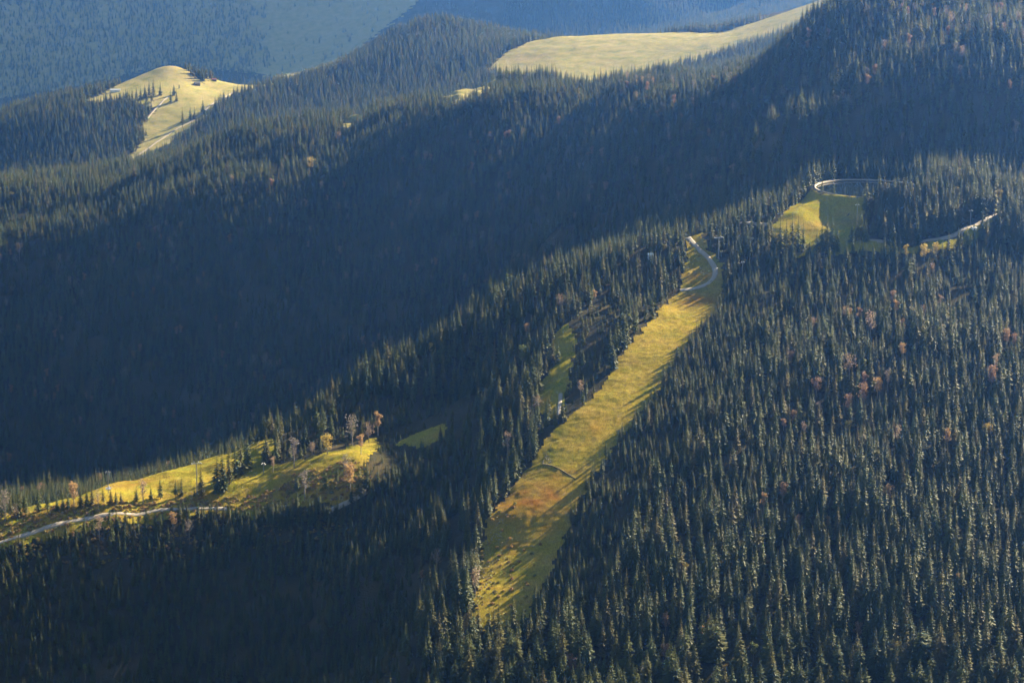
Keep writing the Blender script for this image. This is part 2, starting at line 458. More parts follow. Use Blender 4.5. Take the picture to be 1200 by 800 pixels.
def sheet(name, poly, mat, label, step=2.5, lift=0.35, hum=0.7, wave=5.0, dry=None, edge=4.0, hole=None):
    """a sheet of turf laid on the ground inside a plan outline"""
    P = np.array(poly)[:, :2]
    x = np.arange(P[:, 0].min() - 6, P[:, 0].max() + 6, step); y = np.arange(P[:, 1].min() - 6, P[:, 1].max() + 6, step)
    X, Y = np.meshgrid(x, y)
    z = grid_z(X, Y) + lift + hum * (np.clip(vnoise(X / wave, Y / (wave * 0.7), 21) + 0.25, 0, 1.2) + 0.6 * np.clip(vnoise(X / (wave * 2.3), Y / (wave * 1.7), 22), 0, 1))
    xc = (X[:-1, :-1] + step / 2); yc = (Y[:-1, :-1] + step / 2)
    ok = inside(poly, xc + edge * vnoise(xc / 9, yc / 9, 5), yc + edge * vnoise(xc / 9, yc / 9, 6))
    if hole is not None: ok &= ~hole(xc, yc)
    idx = np.arange(X.size).reshape(X.shape)
    f = np.stack([idx[:-1, :-1], idx[:-1, 1:], idx[1:, 1:], idx[1:, :-1]], -1)[ok]
    u, inv = np.unique(f, return_inverse=True)
    v = np.c_[X.ravel(), Y.ravel(), z.ravel()][u]
    me = big_mesh(name, v, inv.reshape(f.shape), mat)
    if dry is not None:
        a = me.attributes.new('dry', 'FLOAT', 'POINT')
        d = np.zeros(len(v))
        for q, rad, amt in dry:
            d = np.maximum(d, amt * np.exp(-(((v[:, 0] - q[0]) ** 2 + (v[:, 1] - q[1]) ** 2) / rad ** 2)))
        d *= 0.75 + 0.6 * vnoise(v[:, 0] / 14, v[:, 1] / 14, 9)
        a.data.foreach_set('value', np.clip(d, 0, 1).astype(np.float32))
    return tag(link(name, me), label, kind='structure')

P_RUN = plan([(552,735),(556,700),(563,650),(573,608),(600,570),(628,536),(648,505),(688,472),(714,440),(735,408),(764,377),(786,350),(800,338),(838,332),
              (848,350),(834,372),(816,395),(793,425),(767,465),(740,500),(709,540),(693,562),(682,585),(670,610),(656,645),(637,685),(615,730),(585,745)], dmax=2500)
P_MEAD = plan([(0,590),(40,584),(75,578),(112,573),(150,563),(200,548),(240,532),(290,523),(322,514),(328,524),(305,545),(330,545),(365,536),(400,528),(440,512),(446,524),(424,560),(412,592),(340,601),(240,603),(150,613),(60,632),(-20,650),(-20,592)], dmax=2290)
P_BANK = plan([(900,272),(915,255),(938,236),(952,222),(962,230),(1010,233),(1012,262),(1022,284),(1060,292),(1130,276),(1142,266),(1165,256),(1172,262),(1145,284),(1095,298),(1020,296),(985,300),(935,302),(915,296)], dmin=2350, dmax=2660)
P_GLADE = plan([(626,470),(634,448),(655,425),(640,420),(655,385),(668,378),(676,400),(668,430),(664,470),(655,492),(636,488)], dmax=2400)
P_NOOK = plan([(462,522),(490,506),(524,496),(520,512),(490,526)], dmax=2300)
P_TOP = plan([(797,345),(800,318),(806,295),(800,272),(806,260),(822,268),(826,288),(846,310),(848,340),(838,345)], dmax=2520)
P_KNOLL = plan([(100,118),(128,107),(150,92),(170,84),(190,77),(205,76),(222,86),(238,97),(262,96),(300,97),(332,97),(300,104),(268,116),(250,130),(232,146),(214,160),(196,176),(170,188),(142,198),(140,192),(160,176),(170,160),(165,146),(184,128),(160,122),(140,116),(112,122)], dmin=5450, dmax=6600)
P_HILL = plan([(572,82),(590,64),(620,50),(650,43),(700,39),(740,37),(800,38),(850,37),(880,28),(920,14),(965,-2),(985,-6),(960,22),(920,42),(870,58),(830,70),(790,80),(740,92),(700,104),(660,98),(620,100),(590,96)], dmin=5350, dmax=6700)
P_GAP = plan([(500,122),(520,106),(548,96),(585,96),(592,104),(560,118),(535,126)], dmin=3500, dmax=4700)
P_GAP2 = plan([(400,150),(420,132),(440,122),(444,128),(424,144),(408,156)], dmin=3500, dmax=4700)
P_FAR = plan([(330,92),(300,84),(250,72),(205,50),(215,20),(240,-20),(520,-30),(490,0),(440,40),(400,70),(370,86)], dmin=10400, dmax=12600)
CLEAR = [P_RUN, P_MEAD, P_BANK, P_GLADE, P_NOOK, P_TOP, P_KNOLL, P_HILL, P_GAP, P_GAP2]

sheet('ski_run', P_RUN, M['run'], 'long strip of yellow and rust coloured cut grass running down through the forest',
      dry=[(at(625, 585), 32, 1.0), (at(655, 560), 18, 0.5), (at(600, 600), 18, .7), (at(820, 352), 22, 0.8), (at(640, 620), 12, .4), (at(600, 640), 10, .5), (at(700, 500), 18, .35)], step=2.2, hum=0.75)
sheet('pasture_meadow', P_MEAD, M['meadow'], 'sunlit pasture on the spur crest above the gravel road',
      dry=[(at(160, 566, dmax=2290), 24, .8), (at(120, 590), 24, .7), (at(60, 600), 24, .8), (at(340, 575), 28, .6), (at(390, 580), 26, .6), (at(240, 592), 22, .6)], step=2.2, hum=0.9)
sheet('grass_bank', P_BANK, M['meadow'], 'grassy bank below the round pond', dry=[(at(1000, 262), 14, .4)], hum=.5, lift=1.0, hole=lambda x, y: pond_r(x, y) < 1.0)
sheet('forest_glade', P_GLADE, M['meadow'], 'small lit glade beside the steep track', dry=[(at(645, 480), 6, .2)])
sheet('grass_nook', P_NOOK, M['meadow'], 'little patch of lit grass between spruces', dry=[(at(490, 518), 6, .2)])
sheet('rough_clearing', P_TOP, M['run'], 'rough clearing at the top of the grass strip', dry=[(at(820, 325), 14, .7)])
sheet('knoll_meadow', P_KNOLL, M['pale'], 'pale meadow knoll with farm buildings', dry=[(at(205, 80), 40, .5), (at(220, 92), 36, .5)], step=4.5, hum=0.5, wave=9, lift=.5, edge=14)
sheet('hill_meadow', P_HILL, M['pale'], 'broad sunlit alpine meadow on the far hill', dry=[(at(620, 70), 60, .4)], step=4.5, hum=0.5, wave=12, lift=.5, edge=14)
sheet('upper_clearing', P_GAP, M['pale'], 'grass clearing between spruces on the second ridge', step=4, lift=.5)
sheet('ridge_clearing', P_GAP2, M['pale'], 'narrow lit clearing on the second ridge', step=4, lift=.5)

P_FAR_ALL = plan([(-90,125),(0,115),(100,100),(205,75),(300,86),(330,94),(370,88),(400,72),(440,42),(490,2),(520,-30),(200,-60),(-90,-60)], dmin=10200, dmax=12900)  # grass slope, its pale colour carried on under the left forest to brighten it
sheet('far_pasture', P_FAR_ALL, M['pale'], 'shaded grass slope of the far mountain, with pale ground brightening its forest', step=14, hum=2.0, wave=30, lift=1.2, edge=30)
# the pond
wv = [(POND[0], POND[1], POND[2] - 0.6)]
for k in range(96):
    a = 2 * math.pi * k / 96
    wv.append((POND[0] + POND_A * 0.995 * math.cos(a), POND[1] + POND_B * 0.995 * math.sin(a), POND[2] - 0.6))
tag(link('water', mesh_from('water', wv, [(0, k, k % 96 + 1) for k in range(1, 97)], M['water'])), 'dark still water of the round mountain pond', kind='structure')

# ------------------------------------------------------------------ roads and tracks
ROADS = []
def smooth_path(p, step=3.0):
    p = [np.array(q[:2]) for q in p]
    p = [2 * p[0] - p[1]] + p + [2 * p[-1] - p[-2]]
    out = []
    for i in range(1, len(p) - 2):
        n = max(2, int(np.linalg.norm(p[i + 1] - p[i]) / step))
        for k in range(n):
            t = k / n
            out.append(0.5 * (2 * p[i] + (p[i + 1] - p[i - 1]) * t + (2 * p[i - 1] - 5 * p[i] + 4 * p[i + 1] - p[i + 2]) * t * t + (3 * p[i] - p[i - 1] - 3 * p[i + 1] + p[i + 2]) * t ** 3))
    out.append(p[-2])
    out = np.array(out)
    for _ in range(30): out[1:-1] = (out[:-2] + 2 * out[1:-1] + out[2:]) / 4
    return out
def road(name, path, width, label, lift=1.1, mat='gravel'):
    p = smooth_path(path)
    ROADS.append((p, width))
    t = np.gradient(p, axis=0); t /= np.linalg.norm(t, axis=1)[:, None] + 1e-9
    nrm = np.c_[-t[:, 1], t[:, 0]]
    w = width * (1 + 0.15 * vnoise(p[:, 0] / 11, p[:, 1] / 11, 31))
    rows = []
    for s, dz in ((-0.62, -1.2), (-0.5, 0), (-0.17, 0.06), (0.17, 0.06), (0.5, 0), (0.62, -1.2)):
        q = p + nrm * (w * s)[:, None]
        rows.append(np.c_[q, grid_z(q[:, 0], q[:, 1]) + lift + dz])
    v = np.stack(rows, 1).reshape(-1, 3)
    k = 6; f = []
    for i in range(len(p) - 1):
        for j in range(k - 1):
            f.append((i * k + j, i * k + j + 1, (i + 1) * k + j + 1, (i + 1) * k + j))
    return tag(link(name, mesh_from(name, v, f, M[mat], True)), label, kind='structure')
road('gravel_road', plan([(-30,648),(0,637),(30,627),(60,617),(100,608),(140,603),(180,599),(230,596),(252,595),(266,597)], dmax=2300), 4.0, 'pale gravel road curving below the sunlit pasture')
road('gravel_road', plan([(388,598),(402,593),(418,585),(430,576)], dmax=2300), 3.4, 'short bend of the gravel road at the right end of the pasture')
road('forest_track', plan([(905,264),(880,263),(864,259),(845,262),(820,258),(806,266),(806,280),(818,292),(832,304),(839,314),(838,328),(828,336),(810,340),(797,341)], dmax=2560), 5.0, 'gravel track winding to the top of the grass strip')
road('pond_path', [(POND[0] + POND_A * 1.045 * math.cos(a), POND[1] + POND_B * 1.045 * math.sin(a)) for a in np.linspace(0, 2 * math.pi, 60)], 1.7, 'pale path round the pond rim', lift=1.2)
road('access_track', plan([(1012,282),(1040,284),(1070,285),(1100,281),(1125,273),(1142,265),(1165,254),(1185,244),(1210,236)], dmin=2350, dmax=2640), 4.5, 'access track below the spruces in front of the pond')
road('steep_track', plan([(655,487),(655,480),(656,472),(657,462)], dmax=2400), 3.5, 'short steep track beside the lit glade')
road('meadow_path', plan([(120,204),(142,193),(165,180),(188,164),(206,152),(222,144),(236,134),(246,124),(262,115),(280,107),(300,103)], dmin=5450, dmax=6600), 6.0, 'pale path climbing the knoll meadow')
road('farm_path', plan([(172,140),(182,128),(194,116),(200,112)], dmin=5450, dmax=6600), 5.0, 'short farm path on the knoll')
road('drainage_ditch', plan([(636,545),(646,545),(655,550),(664,557),(674,562)], dmax=2400), 0.7, 'dark drainage ditch cutting across the grass strip', lift=1.2, mat='soil')

# ------------------------------------------------------------------ plant shapes
def spruce_crown(seed, H, Rm, tiers=19, per=8, low=0.1, power=0.8, ragged=0.25):
    r = random.Random(seed); mb = MB()
    for i in range(tiers):
        t = i / (tiers - 1)
        z = H * (low + (0.985 - low) * t ** 0.92)
        rad = Rm * ((1 - t) ** power) * r.uniform(1 - ragged, 1 + ragged * 0.6) + 0.16
        n = per if t < 0.7 else max(5, per - 3)
        a0 = r.uniform(0, 6.28)
        for k in range(n):
            a = a0 + 6.2832 * k / n + r.uniform(-0.3, 0.3)
            L = rad * r.uniform(0.68, 1.15)
            if r.random() < 0.06: continue
            w = max(0.22, L * r.uniform(0.24, 0.36))
            dr = L * (0.42 - 0.25 * t) * r.uniform(0.7, 1.4)
            zz = z + r.uniform(-0.3, 0.3) * H / tiers
            ca, sa = math.cos(a), math.sin(a)
            def P(u, v, dz): return (u * ca - v * sa, u * sa + v * ca, zz + dz)
            mb.add([P(0, 0, 0.12 * L), P(L * 0.6, w, -dr * 0.7 - 0.2 * w), P(L * 0.55, 0, -dr * 0.3), P(L * 0.6, -w, -dr * 0.7 - 0.2 * w), P(L, 0, -dr * 0.85)],
                   [(0, 1, 2), (0, 2, 3), (1, 4, 2), (2, 4, 3)])
    mb.tube([(0, 0, H * 0.9), (0, 0, H * 1.01)], [0.1, 0.02], 4)
    return mb
def spruce_trunk(H):
    mb = MB(); mb.tube([(0, 0, -1.2), (0, 0, H * 0.3), (0, 0, H * 0.93)], [H * 0.016, H * 0.011, 0.04], 6); return mb
def broad_crown(seed, H, Rm, n=430, leaf=0.62, lumps=11):
    r = random.Random(seed); mb = MB(); cs = []
    for k in range(lumps):
        a = r.uniform(0, 6.28); q = r.uniform(0, 0.62) * Rm; z = H * r.uniform(0.42, 0.88)
        cs.append((q * math.cos(a), q * math.sin(a), z, Rm * r.uniform(0.32, 0.55)))
    for k in range(n):
        c = r.choice(cs); d = Vector((r.gauss(0, 1), r.gauss(0, 1), r.gauss(0, 0.9))).normalized() * c[3] * r.uniform(0.5, 1.05)
        p = Vector(c[:3]) + d
        u = Vector((r.gauss(0, 1), r.gauss(0, 1), r.gauss(0, 1))).normalized(); v = u.orthogonal().normalized(); v.rotate(Matrix.Rotation(r.uniform(0, 6.28), 3, u))
        w = u.cross(v); s = leaf * r.uniform(0.6, 1.3)
        mb.add([p - v * s * 0.6, p + w * s * 0.4, p + v * s * 0.6, p - w * s * 0.35 + u * s * 0.2], [(0, 1, 2), (0, 2, 3)])
    return mb
def broad_trunk(seed, H, Rm):
    r = random.Random(seed); mb = MB()
    mb.tube([(0, 0, -1.0), (0.1, 0, H * 0.3), (0.05, 0.15, H * 0.62), (0, 0, H * 0.9)], [H * 0.02, H * 0.015, H * 0.009, 0.03], 6)
    for k in range(9):
        a = 6.283 * k / 9 + r.uniform(-0.3, 0.3); z = H * r.uniform(0.28, 0.6); L = Rm * r.uniform(0.55, 0.9)
        mb.tube([(0, 0, z), (L * 0.5 * math.cos(a), L * 0.5 * math.sin(a), z + L * 0.45), (L * math.cos(a), L * math.sin(a), z + L * 1.1)], [H * 0.008, H * 0.005, 0.02], 4)
    return mb

SPR = []                                        # (crown mesh, trunk mesh, joined mesh, height)
for k, (H_, Rm, pw, lo) in enumerate([(24, 4.5, 0.95, 0.08), (24, 4.1, 0.85, 0.14), (24, 5.0, 1.0, 0.06), (24, 3.6, 0.8, 0.2), (24, 4.3, 0.9, 0.1), (24, 5.4, 1.0, 0.05), (24, 3.9, 0.9, 0.16)]):
    cr = spruce_crown(40 + k, H_, Rm, low=lo, power=pw); tr = spruce_trunk(H_)
    cm = mesh_from('spruce_crown', cr.v, cr.f, M['needle']); tm = mesh_from('spruce_trunk', tr.v, tr.f, M['bark'])
    nb = len(cr.v)
    jm = mesh_from('spruce_whole', cr.v + tr.v, cr.f + [tuple(i + nb for i in q) for q in tr.f], [M['needle'], M['bark']], midx=[0] * len(cr.f) + [1] * len(tr.f))
    SPR.append((cm, tm, jm))
BRO = {}
for c in LEAF:
    for k in range(3):
        Rm = (3.6, 4.4, 3.0)[k]
        bare = c in ('grey', 'pink')
        a = broad_crown(70 + k, 14, Rm, 240 if bare else 430, 0.5 if bare else 0.66); t = broad_trunk(80 + k, 14, Rm)
        BRO[c, k] = (mesh_from('broadleaf_crown', a.v, a.f, LEAF[c]), mesh_from('broadleaf_trunk', t.v, t.f, M['pale_bark']))
SHR = []
for k in range(4):
    r = random.Random(90 + k); mb = MB()
    for q in range(110):
        d = Vector((r.gauss(0, 1), r.gauss(0, 1), abs(r.gauss(0, 0.9)))).normalized() * r.uniform(0.35, 1.0)
        p = Vector((d.x * 1.25, d.y * 1.25, d.z * (1.3, 1.9, 1.0, 1.5)[k]))
        u = Vector((r.gauss(0, 1), r.gauss(0, 1), r.gauss(0, 1))).normalized(); v = u.orthogonal().normalized(); w = u.cross(v); s = r.uniform(0.2, 0.5)
        mb.add([p - v * s, p + w * s * 0.7, p + v * s, p - w * s * 0.6], [(0, 1, 2), (0, 2, 3)])
    SHR.append(mesh_from('shrub_leaves', mb.v, mb.f, M['shrub']))
RCK = []
for k in range(3):
    r = random.Random(120 + k); bm = bmesh.new(); bmesh.ops.create_icosphere(bm, subdivisions=1, radius=0.6)
    for v in bm.verts: v.co *= r.uniform(0.65, 1.2); v.co.z *= 0.7
    me = bpy.data.meshes.new('rock'); bm.to_mesh(me); bm.free(); me.materials.append(M['rock']); RCK.append(me)

def scatter(name, label, meshes, P, scale, rot, idx):
    """ONE stuff object: a mesh of points that geometry nodes plant with the given shapes"""
    col = bpy.data.collections.new(name + '_shapes')
    for k, me in enumerate(meshes):
        col.objects.link(bpy.data.objects.new('%s_shape_%02d' % (name, k), me))
    me = bpy.data.meshes.new(name)
    me.vertices.add(len(P)); me.vertices.foreach_set('co', np.asarray(P, np.float32).ravel())
    for an, ty, val in (('size', 'FLOAT', scale), ('turn', 'FLOAT', rot), ('pick', 'INT', idx)):
        a = me.attributes.new(an, ty, 'POINT'); a.data.foreach_set('value', np.asarray(val, np.float32 if ty == 'FLOAT' else np.int32))
    o = link(name, me)
    ng = bpy.data.node_groups.new(name, 'GeometryNodeTree')
    ng.interface.new_socket('Geometry', in_out='INPUT', socket_type='NodeSocketGeometry')
    ng.interface.new_socket('Geometry', in_out='OUTPUT', socket_type='NodeSocketGeometry')
    N = ng.nodes; L = ng.links
    gi = N.new('NodeGroupInput'); go = N.new('NodeGroupOutput')
    ip = N.new('GeometryNodeInstanceOnPoints'); ci = N.new('GeometryNodeCollectionInfo')
    ci.inputs['Collection'].default_value = col; ci.inputs['Separate Children'].default_value = True; ci.inputs['Reset Children'].default_value = True
    def attr(n, t):
        q = N.new('GeometryNodeInputNamedAttribute'); q.data_type = t; q.inputs['Name'].default_value = n
        return q.outputs['Attribute']
    cx = N.new('ShaderNodeCombineXYZ'); L.new(attr('turn', 'FLOAT'), cx.inputs[2])
    L.new(gi.outputs[0], ip.inputs['Points']); L.new(ci.outputs[0], ip.inputs['Instance'])
    ip.inputs['Pick Instance'].default_value = True
    L.new(attr('pick', 'INT'), ip.inputs['Instance Index']); L.new(cx.outputs[0], ip.inputs['Rotation']); L.new(attr('size', 'FLOAT'), ip.inputs['Scale'])
    L.new(ip.outputs[0], go.inputs[0])
    md = o.modifiers.new('planting', 'NODES'); md.node_group = ng
    return tag(o, label, kind='stuff')

# ------------------------------------------------------------------ single trees and clumps
GONE = []                                       # ground kept free of forest: x, y, radius, reach towards the camera
def empty(name, loc, rz=0, s=1.0):
    o = bpy.data.objects.new(name, None); C.objects.link(o)
    o.location = tuple(map(float, loc)); o.rotation_euler = (0, 0, rz); o.scale = (s, s, s) if not isinstance(s, tuple) else s
    o.empty_display_size = 1
    return o
N_SPR = 0
def spruce(p, h, label, group=None, k=None, wide=1.0):
    global N_SPR
    N_SPR += 1
    cm, tm, _ = SPR[(N_SPR * 3 + 1) % len(SPR) if k is None else k]
    s = h / 24.0
    o = empty('spruce_tree', p, random.uniform(0, 6.28), (s * wide, s * wide, s))
    tag(o, label, 'tree', group)
    link('crown', cm, o); link('trunk', tm, o)
    return o
N_BRO = 0
def broadleaf(p, h, col, label, group=None, wide=1.0):
    global N_BRO
    N_BRO += 1
    cm, tm = BRO[col, N_BRO % 3]
    s = h / 14.0
    o = empty('broadleaf_tree', p, random.uniform(0, 6.28), (s * wide, s * wide, s))
    tag(o, label, 'tree', group)
    link('crown', cm, o); link('trunk', tm, o)
    return o

MX = dict(dmax=2290)
# picture column and row of the foot, height in picture rows, label, group
G1 = 'tall spruce clump in the middle of the sunlit pasture'
G2 = 'spruces lining the pasture above the shrubs'
SINGLE = [
 (255, 578, 52, 'tall spruce at the left edge of the big clump in the pasture', G1), (261, 574, 50, 'spruce with bare lower trunk second from the left in the big pasture clump', G1),
 (269, 568, 48, 'spruce in the middle of the big clump in the pasture', G1), (276, 560, 46, 'narrow spruce behind the middle of the big pasture clump', G1),
 (282, 556, 48, 'tall dark spruce on the right side of the big pasture clump', G1), (290, 550, 45, 'rightmost spruce of the big pasture clump beside the lit grass tongue', G1),
 (236, 582, 39, 'single narrow dark spruce standing in front of the lift pylon head', None), (228, 582, 12, 'small dark spruce just left of the narrow one under the pylon', None),
 (213, 581, 23, 'slim spruce at the shrub edge, right one of a thin pair', G2), (206, 583, 24, 'slim spruce at the shrub edge, left one of a thin pair', G2),
 (188, 585, 29, 'broad spruce behind the shrub belt with a smaller one at its left', G2), (177, 585, 18, 'smaller spruce at the left of the broad one behind the shrub belt', G2),
 (160, 588, 20, 'thin brownish spruce standing alone behind the shrub belt', G2),
 (142, 591, 18, 'spruce behind the shrubs, right one of the dark trio', G2), (136, 592, 21, 'spruce behind the shrubs, middle one of the dark trio', G2),
 (130, 592, 23, 'spruce behind the shrubs just right of the pylon foot', G2), (121, 590, 21, 'spruce behind the shrubs just left of the pylon foot', G2),
 (108, 592, 26, 'right spruce of the dense dark group above the shrubs', G2), (102, 593, 25, 'middle spruce of the dense dark group above the shrubs', G2),
 (95, 594, 25, 'left spruce of the dense dark group above the shrubs', G2),
 (80, 597, 22, 'right spruce of the squat group beside the orange shrub', G2), (74, 598, 23, 'middle spruce of the squat group below the short lit ridge', G2), (67, 599, 22, 'left spruce of the squat group below the short lit ridge', G2),
 (56, 600, 31, 'pointed spruce right of the pair at the left meadow end', G2), (45, 600, 33, 'pointed spruce left of the pair at the left meadow end', G2),
 (101, 573, 36, 'tallest spruce on the crest against the dark ravine', None), (91, 575, 33, 'second spruce on the crest left of the tallest one', None), (76, 576, 27, 'leaning looking thin spruce on the crest, left of the two tall ones', None),
 (30, 603, 32, 'dark spruce at the far left end of the meadow, nearest to it', None), (22, 606, 34, 'dark spruce at the far left end, second from the meadow', None), (13, 606, 32, 'dark spruce at the far left end, third from the meadow', None), (4, 607, 30, 'dark spruce cut by the left edge of the photo above the road', None),
 (358, 523, 34, 'lone tall spruce on the crest standing against the dark ravine right of the lit tongue', None),
 (348, 575, 24, 'dark leaning spruce in the rough right half of the pasture', None), (381, 573, 31, 'broad round dark spruce in the rough right half of the pasture', None),
 (395, 565, 24, 'small spruce right of the broad round dark one', None), (421, 582, 44, 'tall dark spruce at the right end of the pasture beside the road', None),
 (430, 578, 42, 'second tall spruce at the right end of the pasture', None), (412, 590, 26, 'spruce at the bend of the gravel road', None),
]
for px, py, hp, lb, gr in SINGLE:
    p = at(px, py, **MX); spruce(p, hp * p[1] / FPX * 1.02, lb, gr, wide=1.0); GONE.append((p[0], p[1], 2.5, 9))
KN = dict(dmin=5450, dmax=6600)
for px, py, hp, lb in [(188, 112, 17, 'spruce standing alone on the knoll meadow, left of a pair'), (204, 112, 15, 'spruce standing on the knoll meadow just above the dark pointed pair'), (210, 104, 7, 'tiny spruce beside the spruce on the upper knoll meadow'),
        (200, 120, 17, 'left spruce of the dark pair at the head of the short farm path'), (207, 119, 15, 'right spruce of the dark pair at the head of the short farm path'),
        (214, 150, 25, 'tall spruce at the left of the trio beside the meadow path'), (223, 142, 18, 'spruce in the middle of the trio beside the meadow path'), (228, 140, 16, 'spruce at the right of the trio beside the meadow path'),
        (238, 134, 20, 'dark spruce above the bend of the meadow path'), (252, 131, 17, 'dark spruce right of the bend of the meadow path'), (263, 124, 18, 'dark spruce beside the upper meadow path')]:
    p = at(px, py, **KN); spruce(p, hp * p[1] / FPX, lb, 'spruces on the knoll meadow')
for px, py, hp in [(150, 122, 15), (155, 120, 17), (160, 119, 18), (165, 117, 17), (170, 115, 18), (175, 113, 20), (180, 113, 22), (162, 125, 16), (172, 122, 18), (178, 120, 18)]:
    p = at(px, py, **KN); spruce(p, hp * p[1] / FPX, 'dark spruce of the small grove below the barn on the knoll', 'grove below the barn on the knoll')
PB = dict(dmin=2350, dmax=2660)
for i, (px, py, hp) in enumerate([(908, 301, 26), (914, 300, 34), (921, 301, 32), (928, 300, 38), (935, 301, 36), (941, 302, 30)]):
    p = at(px, py - 5, **PB); spruce(p, 1.25 * hp * p[1] / FPX, 'spruce in the dark clump at the left of the lit bank below the pond', 'left clump below the pond bank'); GONE.append((p[0], p[1], 2, 5))
for i, (px, py, hp) in enumerate([(957, 301, 24), (963, 300, 32), (969, 299, 34), (975, 300, 34), (981, 301, 28)]):
    p = at(px, py - 5, **PB); spruce(p, 1.25 * hp * p[1] / FPX, 'spruce in the dark clump in the middle of the lit bank below the pond', 'middle clump below the pond bank'); GONE.append((p[0], p[1], 2, 5))
for i, (px, py, hp) in enumerate([(998, 290, 24), (1004, 288, 28), (1009, 287, 30), (1014, 289, 26)]):
    p = at(px, py - 5, **PB); spruce(p, 1.25 * hp * p[1] / FPX, 'spruce in the clump below the tall pylon by the pond', 'clump below the pond pylon'); GONE.append((p[0], p[1], 2, 5))

